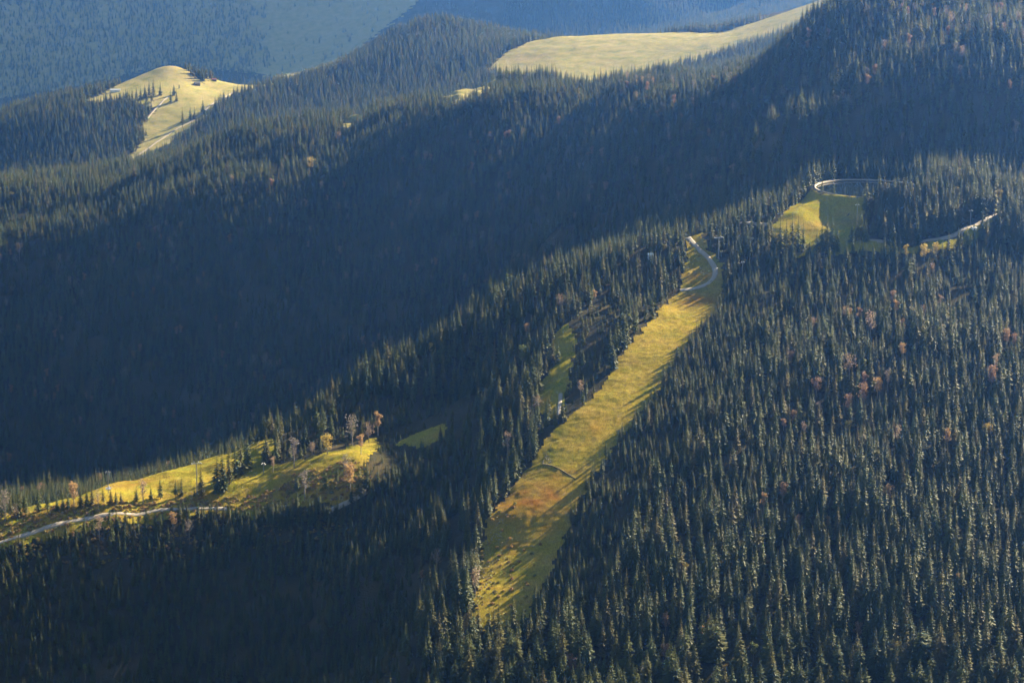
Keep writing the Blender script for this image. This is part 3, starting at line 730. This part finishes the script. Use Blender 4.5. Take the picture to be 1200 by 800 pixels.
# broadleaved trees: column and row of the crown's middle, crown height in rows, colour, label
BL = [
 (1047, 350, 13, 'rust', 'rust broadleaf high on the right slope, upper one of two in line'), (1050, 364, 16, 'orange', 'orange brown broadleaf just below a rust one high on the right slope'),
 (1020, 384, 24, 'pink', 'large pale tan broadleaf with ragged crown on the upper right slope'), (992, 369, 13, 'rust', 'small rust broadleaf left of the large tan one'), (1007, 371, 14, 'rust', 'small rust broadleaf between the large tan one and its left neighbour'),
 (1082, 369, 14, 'pink', 'round pinkish broadleaf right of the large tan one'), (953, 380, 10, 'rust', 'small rust broadleaf isolated left on the upper right slope'), (1057, 383, 12, 'rust', 'rust broadleaf between the round pinkish one and the large tan one'),
 (1057, 413, 14, 'orange', 'rounded orange broadleaf alone in a dark hollow of the right slope'), (995, 431, 22, 'pink', 'large pale pinkish broadleaf alone left of the dark hollow'),
 (1013, 450, 18, 'rust', 'upper of two big rust broadleaves at the heart of the right slope'), (1012, 465, 20, 'rust', 'lower of two big rust broadleaves at the heart of the right slope'),
 (1028, 456, 18, 'orange', 'golden broadleaf right of the two big rust ones'), (1040, 446, 18, 'grey', 'grey brown broadleaf above the golden one'), (995, 476, 18, 'rust', 'dark rust broadleaf below left of the two big ones'),
 (957, 454, 16, 'rust', 'rust broadleaf left of the dark rust one in a loose column'), (960, 481, 16, 'pink', 'brownish broadleaf lower in the loose column'), (930, 490, 12, 'rust', 'rust broadleaf, upper of a pair left of the column'), (918, 498, 10, 'rust', 'rust broadleaf, lower of a pair left of the column'),
 (942, 508, 18, 'pink', 'pale slim broadleaf under the loose column'), (1180, 398, 16, 'rust', 'rust broadleaf near the right edge, left of a pair'), (1189, 401, 14, 'rust', 'rust broadleaf near the right edge, right of a pair'),
 (1167, 428, 18, 'pink', 'pale brown broadleaf above the big reddish one near the right edge'), (1161, 446, 22, 'rust', 'big reddish broadleaf near the right edge'), (1158, 506, 14, 'yellow', 'bright yellow broadleaf near the right edge'),
 (1110, 516, 18, 'orange', 'orange broadleaf left below the bright yellow one'), (1052, 512, 18, 'pink', 'pale brown broadleaf in the middle of the right slope'), (995, 501, 12, 'yellow', 'small yellowish broadleaf in the middle of the right slope'),
 (1102, 356, 14, 'pink', 'dull pinkish broadleaf high on the right slope'), (1093, 318, 12, 'pink', 'pinkish broadleaf right under the yellow trees'), (1083, 298, 16, 'yellow', 'bright yellow tree below the access track, largest of three'),
 (1061, 298, 14, 'yellow', 'yellow tree below the access track, left of three'), (1097, 296, 14, 'yellow', 'yellow tree below the access track, right of three'), (927, 420, 12, 'rust', 'rust broadleaf close to the cleared strip on the right slope'),
 (895, 590, 18, 'orange', 'bright orange slender broadleaf in the lower right forest'), (917, 579, 18, 'rust', 'rust broadleaf right above the slender orange one'), (1040, 581, 18, 'orange', 'tan orange broadleaf leaning on spruces in the lower right forest'),
 (1135, 579, 11, 'rust', 'small rust broadleaf near a tall spruce on the right'), (970, 614, 13, 'orange', 'pale orange broadleaf in the lower right forest centre'), (935, 611, 11, 'rust', 'small rust broadleaf left of the pale orange one'), (878, 642, 14, 'orange', 'thin tan broadleaf left in the lower right forest'),
 (1122, 678, 9, 'orange', 'tiny orange tree in the dark hollow at lower right'), (1005, 740, 16, 'rust', 'rust broadleaf in the bottom rows right of centre'), (822, 742, 14, 'orange', 'orange slender tree in the bottom rows'), (1048, 765, 20, 'yellow', 'yellow green broadleaf in the bottom rows at right'),
 (803, 671, 16, 'yellow', 'yellow broadleaf halfway down the centre right forest'), (883, 765, 18, 'green', 'olive brown broadleaf in the bottom rows'),
 (492, 607, 14, 'rust', 'rust broadleaf in the forest left of the cleared strip, upper of three'), (512, 656, 18, 'pink', 'pinkish broadleaf in the forest left of the strip, middle of three'), (494, 676, 11, 'rust', 'rust broadleaf in the forest left of the strip, lower of three'),
 (557, 684, 24, 'pink', 'bare reddish broadleaf at the lower left edge of the cleared strip'), (767, 710, 11, 'orange', 'orange broadleaf low in the centre forest'), (780, 732, 20, 'rust', 'dull rust broadleaf just below the low orange one'), (780, 768, 18, 'rust', 'rust broadleaf near the bottom, below the dull one'),
 (668, 782, 22, 'rust', 'reddish broadleaf at the bottom edge under the cleared strip'),
 (425, 424, 14, 'pink', 'round pinkish broadleaf on the spur crest against the ravine'), (505, 410, 10, 'yellow', 'small yellow tan broadleaf on the spur crest'), (657, 357, 16, 'pink', 'tan broadleaf at the edge of the narrow gap on the spur'),
 (697, 348, 10, 'orange', 'orange broadleaf among lit spruces right of the narrow gap'), (617, 388, 11, 'orange', 'orange brown broadleaf left of the lit glade'), (680, 456, 14, 'pink', 'pale pink broadleaf in shade left of the strip'),
 (595, 522, 22, 'pink', 'pale bare broadleaf between spruces left of the strip'), (612, 421, 20, 'green', 'rounded olive broadleaf left of the glade'), (630, 475, 16, 'pink', 'brownish broadleaf at the lower end of the glade'),
 (443, 498, 20, 'orange', 'orange broadleaf at the corner where the pasture meets the forest'), (413, 503, 32, 'grey', 'large grey twigged broadleaf at the forest corner above the pasture'), (432, 508, 18, 'pink', 'pale broadleaf between the grey one and the orange one'),
 (423, 522, 18, 'orange', 'bright orange slender tree at the end of the pasture track'),
 (1120, 229, 12, 'yellow', 'bright yellow tree in front of the pond spruces'), (1171, 232, 12, 'yellow', 'yellow green tree at the right end of the pond spruces'), (1190, 155, 18, 'pink', 'pinkish bare tree on the far flank at the right edge'), (1057, 163, 9, 'pink', 'small pale tree on the far flank above the pond'),
 (365, 194, 12, 'yellow', 'yellow tan tree on the lit back of the second ridge'), (272, 214, 11, 'pink', 'pale brown tree on the lit back of the second ridge, left part'), (397, 163, 10, 'pink', 'pale tan tree on the upper second ridge'),
 (23, 296, 14, 'pink', 'pinkish tree near the left edge on the second ridge'), (163, 292, 10, 'orange', 'tan tree on the ridge crest above the ravine, upper of three'), (68, 378, 10, 'pink', 'tan tree on the ridge crest above the ravine, middle of three'), (52, 389, 9, 'pink', 'tan tree on the ridge crest above the ravine, lower of three'),
 (345, 530, 30, 'grey', 'grey brown bare tree on the crest right of the lit grass tongue'), (366, 528, 12, 'pink', 'small tan bush like tree right of the lone crest spruce'), (384, 522, 18, 'yellow', 'pale yellow green broadleaf on the crest'),
 (357, 570, 26, 'grey', 'grey bare tree in the rough half of the pasture'), (411, 563, 26, 'orange', 'slender orange larch like tree at the right of the pasture'), (405, 545, 18, 'grey', 'grey bare tree right of the small spruce in the pasture'),
 (320, 545, 14, 'pink', 'small tan tree beside the shaded pylon'), (87, 582, 22, 'orange', 'orange tan broadleaf between two dark spruce groups'), (115, 586, 16, 'pink', 'pale tan broadleaf left of the pylon foot above the shrubs'), (168, 578, 22, 'pink', 'thin pinkish bare tree behind the shrub belt'),
 (6, 595, 26, 'grey', 'grey pink bare tree at the left edge above the road'), (18, 600, 14, 'pink', 'pinkish round bush like tree near the left edge'), (117, 620, 22, 'pink', 'pinkish brown broadleaf below the gravel road'), (203, 612, 16, 'orange', 'tan broadleaf below the gravel road near its middle'), (222, 622, 18, 'grey', 'grey brown broadleaf below the road, right of the tan one'),
 (100, 788, 14, 'green', 'olive tree in the dark lower left forest'),
]
for px, py, hp, col, lb in BL:
    p = at(px, py + hp * 0.62, dmax=14000 if py < 330 else 2700)
    h = min(max(hp * p[1] / FPX * 1.6, 7.0), 34)
    broadleaf(p, h, col, lb, 'autumn broadleaved trees among the spruces', wide=1.0 if hp > 12 else 1.15)
    GONE.append((p[0], p[1], 4.5, 20))

# ------------------------------------------------------------------ lift pylons, cabin, cables
def pylon(px, py, hp, arm, face, label, big=False, **k):
    p = at(px, py, **k)
    h = hp * p[1] / FPX; w = arm * p[1] / FPX
    o = empty('lift_pylon', p, face); tag(o, label, 'pylon', 'lift pylons')
    r = 0.42 if big else 0.24
    mb = MB(); mb.tube([(0, 0, -1.5), (0, 0, h * 0.5), (0, 0, h)], [r * 1.35, r * 1.1, r * 0.8], 10); mb.build('mast', M['steel'], o)
    mb = MB(); mb.box((0, 0, 0.2), (r * 5, r * 5, 0.9)); mb.build('footing', M['rock'], o)
    mb = MB(); mb.box((0, 0, h), (w, r * 1.3, r * 1.5)); mb.build('crossarm', M['steel'], o)
    for s in (-1, 1):
        mb = MB(); mb.box((s * w * 0.46, 0, h - 0.1), (r * 1.2, 4.2 if big else 2.0, r * 1.2))
        for q in (-1.5, -0.5, 0.5, 1.5):
            mb.box((s * w * 0.46, q * (1.0 if big else 0.45), h + r * 0.9), (r * 0.6, r * 1.3, r * 1.0))
        mb.build('sheave_train', M['white'], o)
        mb = MB(); mb.tube([(s * w * 0.3, 0, h + r * 0.5), (s * w * 0.22, 0, h + r * 4.5)], [0.14, 0.1], 5); mb.tube([(s * w * 0.22, -1.2, h + r * 4.5), (s * w * 0.22, 1.2, h + r * 4.5)], [0.12, 0.12], 5)
        mb.build('service_frame', M['white'], o)
    mb = MB()
    for s in (-0.25, 0.25): mb.tube([(s, -r * 1.6, 0.5), (s, -r * 1.3, h)], [0.05, 0.05], 4)
    for q in range(int(h / 1.2)): mb.box((0, -r * 1.45, 0.8 + q * 1.2), (0.5, 0.08, 0.08))
    mb.build('ladder', M['steel'], o)
    GONE.append((p[0], p[1], 3.0, 12))
    return o, p, h, w
ML = dict(dmax=2290)
pA, a_p, a_h, a_w = pylon(231, 578, 37, 12, R(20), 'large white headed lift pylon rising behind the narrow spruce in the pasture', True, **ML)
pB, b_p, b_h, b_w = pylon(236, 535, 10, 5, R(10), 'small lift pylon on the crest of the pasture above the large one', **ML)
pylon(66, 578, 15, 5, R(15), 'small white headed pylon at the left end of the short lit ridge', **ML)
pylon(127, 578, 26, 6, R(15), 'white headed pylon between the tall crest spruces and the pasture', **ML)
pylon(309, 556, 13, 5, R(-20), 'small pylon in the shade right of the lit grass tongue', **ML)
pylon(842, 303, 25, 11, R(25), 'large white headed lift pylon above the top of the grass strip', True, dmax=2560)
pylon(870, 325, 18, 4, R(10), 'thin pylon among the spruces right of the winding track', dmax=2560)
pylon(1004, 264, 24, 5, R(20), 'tall thin pylon on the lit bank in front of the pond', **PB)
pylon(1073, 281, 19, 4, R(5), 'thin pylon behind the access track under the pond spruces', **PB)
pylon(1137, 264, 17, 4.5, R(15), 'white headed pylon at the bend of the access track', **PB)

def rope(a, b, sag, name, label):
    pts_ = []
    for k in range(25):
        t = k / 24; q = a * (1 - t) + b * t; q[2] -= sag * 4 * t * (1 - t); pts_.append(tuple(q))
    mb = MB(); mb.tube(pts_, [0.035] * 25, 5)
    return tag(mb.build(name, M['bark']), label, 'cable', 'lift cables'), pts_
def arm_end(o, h, w, s): return np.array(o.matrix_basis @ Vector((s * w * 0.46, 0, h + 0.8)))
valley = at(150, 790); valley = valley + np.array([0, -60, 16.0])
for s, nm in ((-1, 'left'), (1, 'right')):
    a = arm_end(pA, a_h, a_w, s); bq = arm_end(pB, b_h, b_w, s)
    rope(a, bq, 1.5, 'lift_cable', 'thin lift cable between the two pasture pylons, %s strand' % nm)
    _, strand = rope(a, valley + np.array([s * 2.5, 0, 0]), 22.0, 'lift_cable', 'thin lift cable running down from the large pasture pylon, %s strand' % nm)
    if s == -1: hang = strand[3]
def cabin(p, label):
    o = empty('gondola_cabin', p, R(20)); tag(o, label, 'cabin')
    mb = MB(); mb.tube([(0, 0, 0), (0.15, 0, -1.4), (0, 0, -2.6)], [0.08, 0.08, 0.08], 5); mb.build('hanger', M['steel'], o)
    bm = bmesh.new(); bmesh.ops.create_cube(bm, size=1.0)
    for v in bm.verts: v.co = Vector((v.co.x * 2.2, v.co.y * 2.2, v.co.z * 2.4 - 3.9))
    bmesh.ops.bevel(bm, geom=bm.edges[:], offset=0.45, segments=2, affect='EDGES')
    me = bpy.data.meshes.new('shell'); bm.to_mesh(me); bm.free(); me.materials.append(M['slate']); link('shell', me, o)
    for a in range(4):
        mb = MB(); c, s = math.cos(a * math.pi / 2), math.sin(a * math.pi / 2)
        mb.box((c * 1.11, s * 1.11, -3.5), (0.06 if abs(c) > .5 else 1.2, 0.06 if abs(s) > .5 else 1.2, 0.9)); mb.build('window', M['dark'], o)
    return o
cabin(hang, 'dark gondola cabin hanging left below the large pasture pylon')

# ------------------------------------------------------------------ houses
def house(px, py, L, W, h, rise, rz, roof, wall, label, name='farm_building', nwin=3, **k):
    p = at(px, py, **k)
    xs = [p[2]]
    for a in (-1, 1):
        for b_ in (-1, 1):
            xs.append(float(grid_z(p[0] + a * L / 2 * math.cos(rz) - b_ * W / 2 * math.sin(rz), p[1] + a * L / 2 * math.sin(rz) + b_ * W / 2 * math.cos(rz))))
    drop = max(xs) - min(xs) + 1.0
    o = empty(name, (p[0], p[1], (max(xs) + p[2]) / 2), rz); tag(o, label, 'building')
    mb = MB()
    mb.add([(-L/2, -W/2, -drop), (L/2, -W/2, -drop), (L/2, W/2, -drop), (-L/2, W/2, -drop), (-L/2, -W/2, h), (L/2, -W/2, h), (L/2, W/2, h), (-L/2, W/2, h), (-L/2, 0, h + rise), (L/2, 0, h + rise)],
           [(0, 1, 5, 4), (2, 3, 7, 6), (1, 2, 6, 9, 5), (3, 0, 4, 8, 7)])
    mb.build('wall', wall, o)
    e = 0.9; sl = rise / (W / 2)
    for s in (-1, 1):
        mb = MB()
        a = [(-L/2 - e, 0, h + rise + 0.06), (L/2 + e, 0, h + rise + 0.06), (L/2 + e, s * (W/2 + e), h - e * sl + 0.06), (-L/2 - e, s * (W/2 + e), h - e * sl + 0.06)]
        mb.add(a + [(x, y, z + 0.25) for x, y, z in a], [(0, 1, 2, 3), (7, 6, 5, 4), (0, 4, 5, 1), (1, 5, 6, 2), (2, 6, 7, 3), (3, 7, 4, 0)])
        mb.build('roof', roof, o)
    for i in range(nwin):
        x = -L / 2 + L * (i + 0.5) / nwin
        if i == nwin // 2:
            mb = MB(); mb.box((x, -W/2 - 0.03, 1.1), (min(2.2, L / 5), 0.1, 2.2)); mb.build('door', M['wood'], o); continue
        mb = MB(); mb.box((x, -W/2 - 0.03, h * 0.55), (1.2, 0.1, 1.1)); f = mb.build('window', M['white'], o)
        mb = MB(); mb.box((x, -W/2 - 0.07, h * 0.55), (0.9, 0.08, 0.8)); mb.build('pane', M['dark'], f)
    mb = MB(); mb.box((L * 0.25, W * 0.15, h + rise * 0.9 + 0.6), (0.8, 0.8, 1.8)); mb.build('chimney', M['plaster'], o)
    return o
house(135, 108, 27, 10, 4.0, 3.2, R(8), M['tin'], M['plaster'], 'long barn with pale roof at the left end of the knoll meadow', 'barn', 6, **KN)
house(231, 100, 15, 9, 3.6, 3.4, R(25), M['slate'], M['wood'], 'dark wooden farmhouse on the right shoulder of the knoll', 'farmhouse', 3, **KN)
house(251, 95, 13, 8, 3.2, 2.8, R(10), M['redroof'], M['wood'], 'hut with a reddish roof behind the dark farmhouse', 'hut', 3, **KN)
house(762, 303, 4.5, 3.5, 4.2, 1.2, R(15), M['tin'], M['white'], 'tiny white hut among the spruces left of the winding track', 'small_hut', 1, dmax=2560)
house(1141, 270, 4.5, 3.5, 2.4, 1.0, R(30), M['tin'], M['white'], 'tiny pale hut at the bend of the access track', 'small_hut', 1, **PB)
house(127, 575, 3.2, 2.6, 2.4, 0.8, R(10), M['tin'], M['slate'], 'tiny dark hut with white roof at the foot of the white headed pylon', 'small_hut', 1, **ML)

# ------------------------------------------------------------------ the forest
def hsh(n, k): return np.random.default_rng(k).random(n)
_xy = []
for x0, x1, y0, y1, SPAC in ((-900, 1000, 1390, 2700, 8.8), (-1600, 1700, 2700, 4700, 9.2), (-1650, 1750, 4700, 7000, 11), (-3000, 3100, 10200, 12600, 13.5)):
    xx, yy = np.meshgrid(np.arange(x0, x1, SPAC), np.arange(y0, y1, SPAC))
    _xy.append(np.c_[(xx + rng.uniform(-0.5, 0.5, xx.shape) * SPAC).ravel(), (yy + rng.uniform(-0.5, 0.5, yy.shape) * SPAC).ravel()])
xx, yy = np.meshgrid(np.arange(POND[0] - 12, POND[0] + 175, 6.5), np.arange(POND[1] - 190, POND[1] - 20, 6.5))     # the close stand before the pond
_xy.append(np.c_[(xx + rng.uniform(-0.5, 0.5, xx.shape) * 6.5).ravel(), (yy + rng.uniform(-0.5, 0.5, yy.shape) * 6.5).ravel()])
xx, yy = np.meshgrid(np.arange(-520, -60, 7.5), np.arange(1840, 2080, 7.5))     # young close stand on the steep slope under the road
_xy.append(np.c_[(xx + rng.uniform(-0.5, 0.5, xx.shape) * 7.5).ravel(), (yy + rng.uniform(-0.5, 0.5, yy.shape) * 7.5).ravel()])
verge = plan([(245,600),(300,600),(360,603),(400,600),(432,590),(440,604),(400,616),(330,618),(245,614)], dmax=2200)
for zone, sp in ((verge, 4.6), ([(q[0] + 42, q[1]) for q in P_RUN], 6.5)):
    Z_ = np.array(zone)[:, :2]
    xx, yy = np.meshgrid(np.arange(Z_[:, 0].min(), Z_[:, 0].max(), sp), np.arange(Z_[:, 1].min(), Z_[:, 1].max(), sp))
    q = np.c_[(xx + rng.uniform(-0.5, 0.5, xx.shape) * sp).ravel(), (yy + rng.uniform(-0.5, 0.5, yy.shape) * sp).ravel()]
    _xy.append(q[inside(zone, q[:, 0], q[:, 1])])
xx, yy = np.concatenate(_xy).T
zz = grid_z(xx, yy)
TP = np.c_[xx, yy, zz]
px, py = project(TP)
keep = (px > -300) & (px < 1560) & (py > -60) & (py < 905)
TP, px, py = TP[keep], px[keep], py[keep]
# leave out what a hill hides altogether
vis = np.ones(len(TP), bool)
ip = np.arange(len(TP))
for t in np.linspace(0.35, 0.985, 70):
    q = TP[ip, :2] * t
    zr = CAM[2] + (TP[ip, 2] + 34 - CAM[2]) * t
    bad = grid_z(q[:, 0], q[:, 1]) > zr + 26
    vis[ip[bad]] = False
    ip = ip[~bad]
TP, px, py = TP[vis], px[vis], py[vis]
x, y = TP[:, 0], TP[:, 1]
keep = np.ones(len(TP), bool)
for P_ in CLEAR:
    wob = 16.0 if P_ in (P_KNOLL, P_HILL, P_FAR) else 3.0
    keep &= ~inside(P_, x + wob * vnoise(x / 26, y / 26, 61), y + wob * vnoise(x / 26, y / 26, 62))
keep &= pond_r(x, y) > 1.08
for p_, w_ in ROADS:
    for q in p_[::2]: keep &= ((x - q[0]) ** 2 + (y - q[1]) ** 2) > (w_ * 0.5 + 3.2) ** 2
rad = np.hypot(x, y)
for gx_, gy_, r_, reach in GONE:
    d = math.hypot(gx_, gy_); fx, fy = -gx_ / d, -gy_ / d
    a_ = (x - gx_) * fx + (y - gy_) * fy; l_ = np.abs(-(x - gx_) * fy + (y - gy_) * fx)
    keep &= ~((a_ > -r_) & (a_ < reach) & (l_ < r_))
far = y > 9500
dens = 0.97 - 0.55 * np.clip(vnoise(x / 55, y / 55, 41) - 0.1, 0, 1) - 1.6 * np.clip(vnoise(x / 26, y / 26, 42) - 0.22, 0, 0.6)
open_far = far & (px > 300 + 60 * vnoise(x / 90, y / 90, 44)) & (px < 590)
dens = np.where(open_far, 0.04, np.where(far & (px <= 590), dens * 0.6, dens))
keep &= rng.random(len(TP)) < dens
TP, px, py, x, y = TP[keep], px[keep], py[keep], x[keep], y[keep]
n = len(TP)
hgt = 27.5 * (1 + 0.18 * vnoise(x / 55, y / 55, 43)) * (0.45 + 0.75 * rng.random(n) ** 0.75)
fac = np.ones(n)
fac *= np.where((y < 2090) & (px < 500 + 60 * vnoise(x / 60, y / 60, 45)) & (py > 600), 0.62, 1.0)
fac *= np.where((y < 1850) & (px > 480), 1.15, 1.0)
fac *= np.where((y > 2280) & (y < 2620) & (px > 600), 0.82, 1.0)
patch = (x > POND[0] - 12) & (x < POND[0] + 175) & (y > POND[1] - 190) & (y < POND[1] - 20)
fac *= np.where(patch, 1.35, 1.0)
# lower edge trees along the right side of the cleared strip
prun = np.array(P_RUN)[:, :2]
near_run = np.zeros(n, bool)
for dx_ in (-18, -38, -58): near_run |= inside(P_RUN, x + dx_, y)
fac *= np.where(near_run, np.where(y < 2030, 0.5, 0.66), 1.0)
fac *= np.where(y > 4300, 1.15, 1.0)
fac *= np.where((y < 2330) & (px > 395) & (px < 560) & (py > 470) & (py < 605), 0.62, 1.0)
sunny = np.zeros(n, bool)                     # trees shortened on the sun side so light reaches the glades and pasture
for k_ in range(6, 64, 8):
    for P_ in (P_GLADE, P_NOOK): sunny |= inside(P_, x - 0.68 * k_, y - 0.73 * k_)
for k_ in range(6, 70, 8): sunny |= inside(P_MEAD, x - 0.68 * k_, y - 0.73 * k_) & (px > 330)
fac *= np.where(sunny, 0.45, 1.0)
hgt *= fac
width = 1.2 + 0.6 * rng.random(n)
# the 300 that show largest are trees of their own: those of the front rows along the lower edge
left_n = 296 - N_SPR
score = hgt / y
cand = (py - hgt * FPX / y < 788) & (py > 770) & (px > 380) & (px < 1198)
front = np.argsort(np.where(cand, -(py - 0.2 * hgt * FPX / y) - 900 * score * 10, 1e9))[:left_n]
single = np.zeros(n, bool); single[front] = True
near_bl = {}
for i in front:
    for j, (bx, by, hp, col, lb) in enumerate(BL):
        dx_, dy_ = px[i] - bx, (py[i] - 0.5 * hgt[i] * FPX / y[i]) - by
        d_ = math.hypot(dx_, dy_)
        if d_ < 42 and by > 560:
            side = ('to the right of' if dx_ > 0 else 'to the left of') if abs(dx_) > abs(dy_) else ('just below' if dy_ > 0 else 'just above')
            if d_ < near_bl.get((j, side), (1e9, 0))[0]: near_bl[j, side] = (d_, i)
BESIDE = {}
for (j, side), (d_, i) in near_bl.items():
    t_ = 'spruce nearest ' + side + ' the ' + BL[j][4]
    if len(t_.split()) <= 16 and i not in BESIDE: BESIDE[i] = t_
for i in front:
    c = px[i]
    if c > 1050: lb = 'tall olive lit spruce in the front rows at the lower right corner'
    elif c > 850: lb = 'spruce in the front rows between the bottom centre and the lower right corner'
    elif c > 700: lb = 'spruce in the front rows along the bottom edge just right of the cleared strip'
    elif c > 540: lb = 'spruce in the front rows right below the foot of the cleared grass strip'
    else: lb = 'spruce in the front rows left of the foot of the cleared grass strip'
    spruce(TP[i], float(hgt[i]), BESIDE.get(i, lb), lb.replace('spruce', 'spruces'), wide=float(width[i]))
rest = ~single
scatter('spruce_forest', 'dense dark spruce forest covering the ridges and slopes', [s_[2] for s_ in SPR], TP[rest], hgt[rest] / 24.0, rng.uniform(0, 6.28, rest.sum()), rng.integers(0, len(SPR), rest.sum()))
print('forest', int(rest.sum()), 'single', N_SPR, N_BRO)

# bare broadleaved trees dotted through the shaded spruce slopes
cb = np.nonzero((y > 2880) & (y < 3900) & (vnoise(x / 70, y / 70, 71) > 0.05))[0]
cb = rng.choice(cb, min(1100, len(cb)), replace=False)
scatter('bare_trees', 'bare brownish broadleaved trees dotted through the shaded spruce slope', [BRO['pink', 0][0], BRO['grey', 1][0], BRO['rust', 2][0]],
        TP[cb] + np.array([2.5, -2.5, 2.0]), rng.uniform(1.2, 1.8, len(cb)), rng.uniform(0, 6.28, len(cb)), rng.integers(0, 3, len(cb)))

# ------------------------------------------------------------------ shrubs and rubble
def fill(poly, n_, pad=0):
    P = np.array(poly)[:, :2]; lo, hi = P.min(0), P.max(0)
    q = rng.uniform(lo, hi, (n_ * 6, 2)); q = q[inside(poly, q[:, 0], q[:, 1])][:n_]
    return q
belt = plan([(-20,600),(40,600),(90,594),(150,590),(210,585),(300,580),(330,572),(345,555),(420,540),(436,560),(415,588),(340,597),(240,598),(140,609),(60,624),(0,642),(-20,650)], dmax=2290)
below = plan([(-20,655),(0,645),(60,628),(150,616),(240,606),(330,606),(400,600),(420,620),(330,640),(200,650),(60,670),(-20,690)], dmax=2150)
q1 = fill(belt, 3600); d1 = vnoise(q1[:, 0] / 12, q1[:, 1] / 12, 51); q1 = q1[d1 > -0.25]
pxb, _ = project(np.c_[q1, grid_z(q1[:, 0], q1[:, 1])]); q1 = q1[(pxb < 250) | (rng.random(len(q1)) < 0.75)]
q2 = fill(below, 500)
q3 = fill(P_RUN, 900); pr, pc = project(np.c_[q3, grid_z(q3[:, 0], q3[:, 1])]); q3 = q3[(pc > 590) & (rng.random(len(q3)) < np.clip((640 - pr) / 60, 0.03, 0.8))]
q4 = fill(P_TOP, 60); q5 = fill(P_BANK, 2)
Q = np.concatenate([q1, q2, q3, q4, q5]); keep = np.ones(len(Q), bool)
for p_, w_ in ROADS:
    for q in p_[::2]: keep &= ((Q[:, 0] - q[0]) ** 2 + (Q[:, 1] - q[1]) ** 2) > (w_ * 0.5 + 1.6) ** 2
Q = Q[keep]
sz = rng.uniform(0.6, 1.7, len(Q)); sz[-60:] *= 0.6
scatter('undergrowth', 'low autumn coloured shrubs beside the road and on the clearings', SHR, np.c_[Q, grid_z(Q[:, 0], Q[:, 1]) + 0.2], sz, rng.uniform(0, 6.28, len(Q)), rng.integers(0, 4, len(Q)))
edge = plan([(556,712),(563,660),(572,620),(582,606),(592,612),(585,640),(580,665),(572,690),(566,715)], dmax=2400)
q6 = fill(edge, 240); q7 = fill(plan([(634,543),(640,534),(648,540),(646,547)], dmax=2400), 70); q8 = fill(P_MEAD, 160)
Q = np.concatenate([q6, q7, q8])
scatter('rubble', 'pale stones and broken ground at the edge of the grass strip', RCK, np.c_[Q, grid_z(Q[:, 0], Q[:, 1]) + 0.5], rng.uniform(0.4, 1.25, len(Q)) ** 2, rng.uniform(0, 6.28, len(Q)), rng.integers(0, 3, len(Q)))

# ------------------------------------------------------------------ the air
HAZE_DENSITY = 4.5e-5
hz0, hz1 = float(GZ.min()) - 8.0, float(max(GZ.max(), CAM[2])) + 30.0
mb = MB(); mb.box((0, 7950, (hz0 + hz1) / 2), (20600, 21400, hz1 - hz0))
m = bpy.data.materials.new('mountain_haze'); m.use_nodes = True
nt = m.node_tree; nt.nodes.remove(nt.nodes['Principled BSDF'])
pv = nt.nodes.new('ShaderNodeVolumePrincipled')
pv.inputs['Color'].default_value = (0.115, 0.33, 1.0, 1); pv.inputs['Density'].default_value = HAZE_DENSITY; pv.inputs['Anisotropy'].default_value = 0.9
pv.inputs['Absorption Color'].default_value = (1, 1, 1, 1)
nt.links.new(pv.outputs[0], nt.nodes['Material Output'].inputs['Volume'])
tag(mb.build('haze', m), 'thin blue mountain haze', kind='stuff')
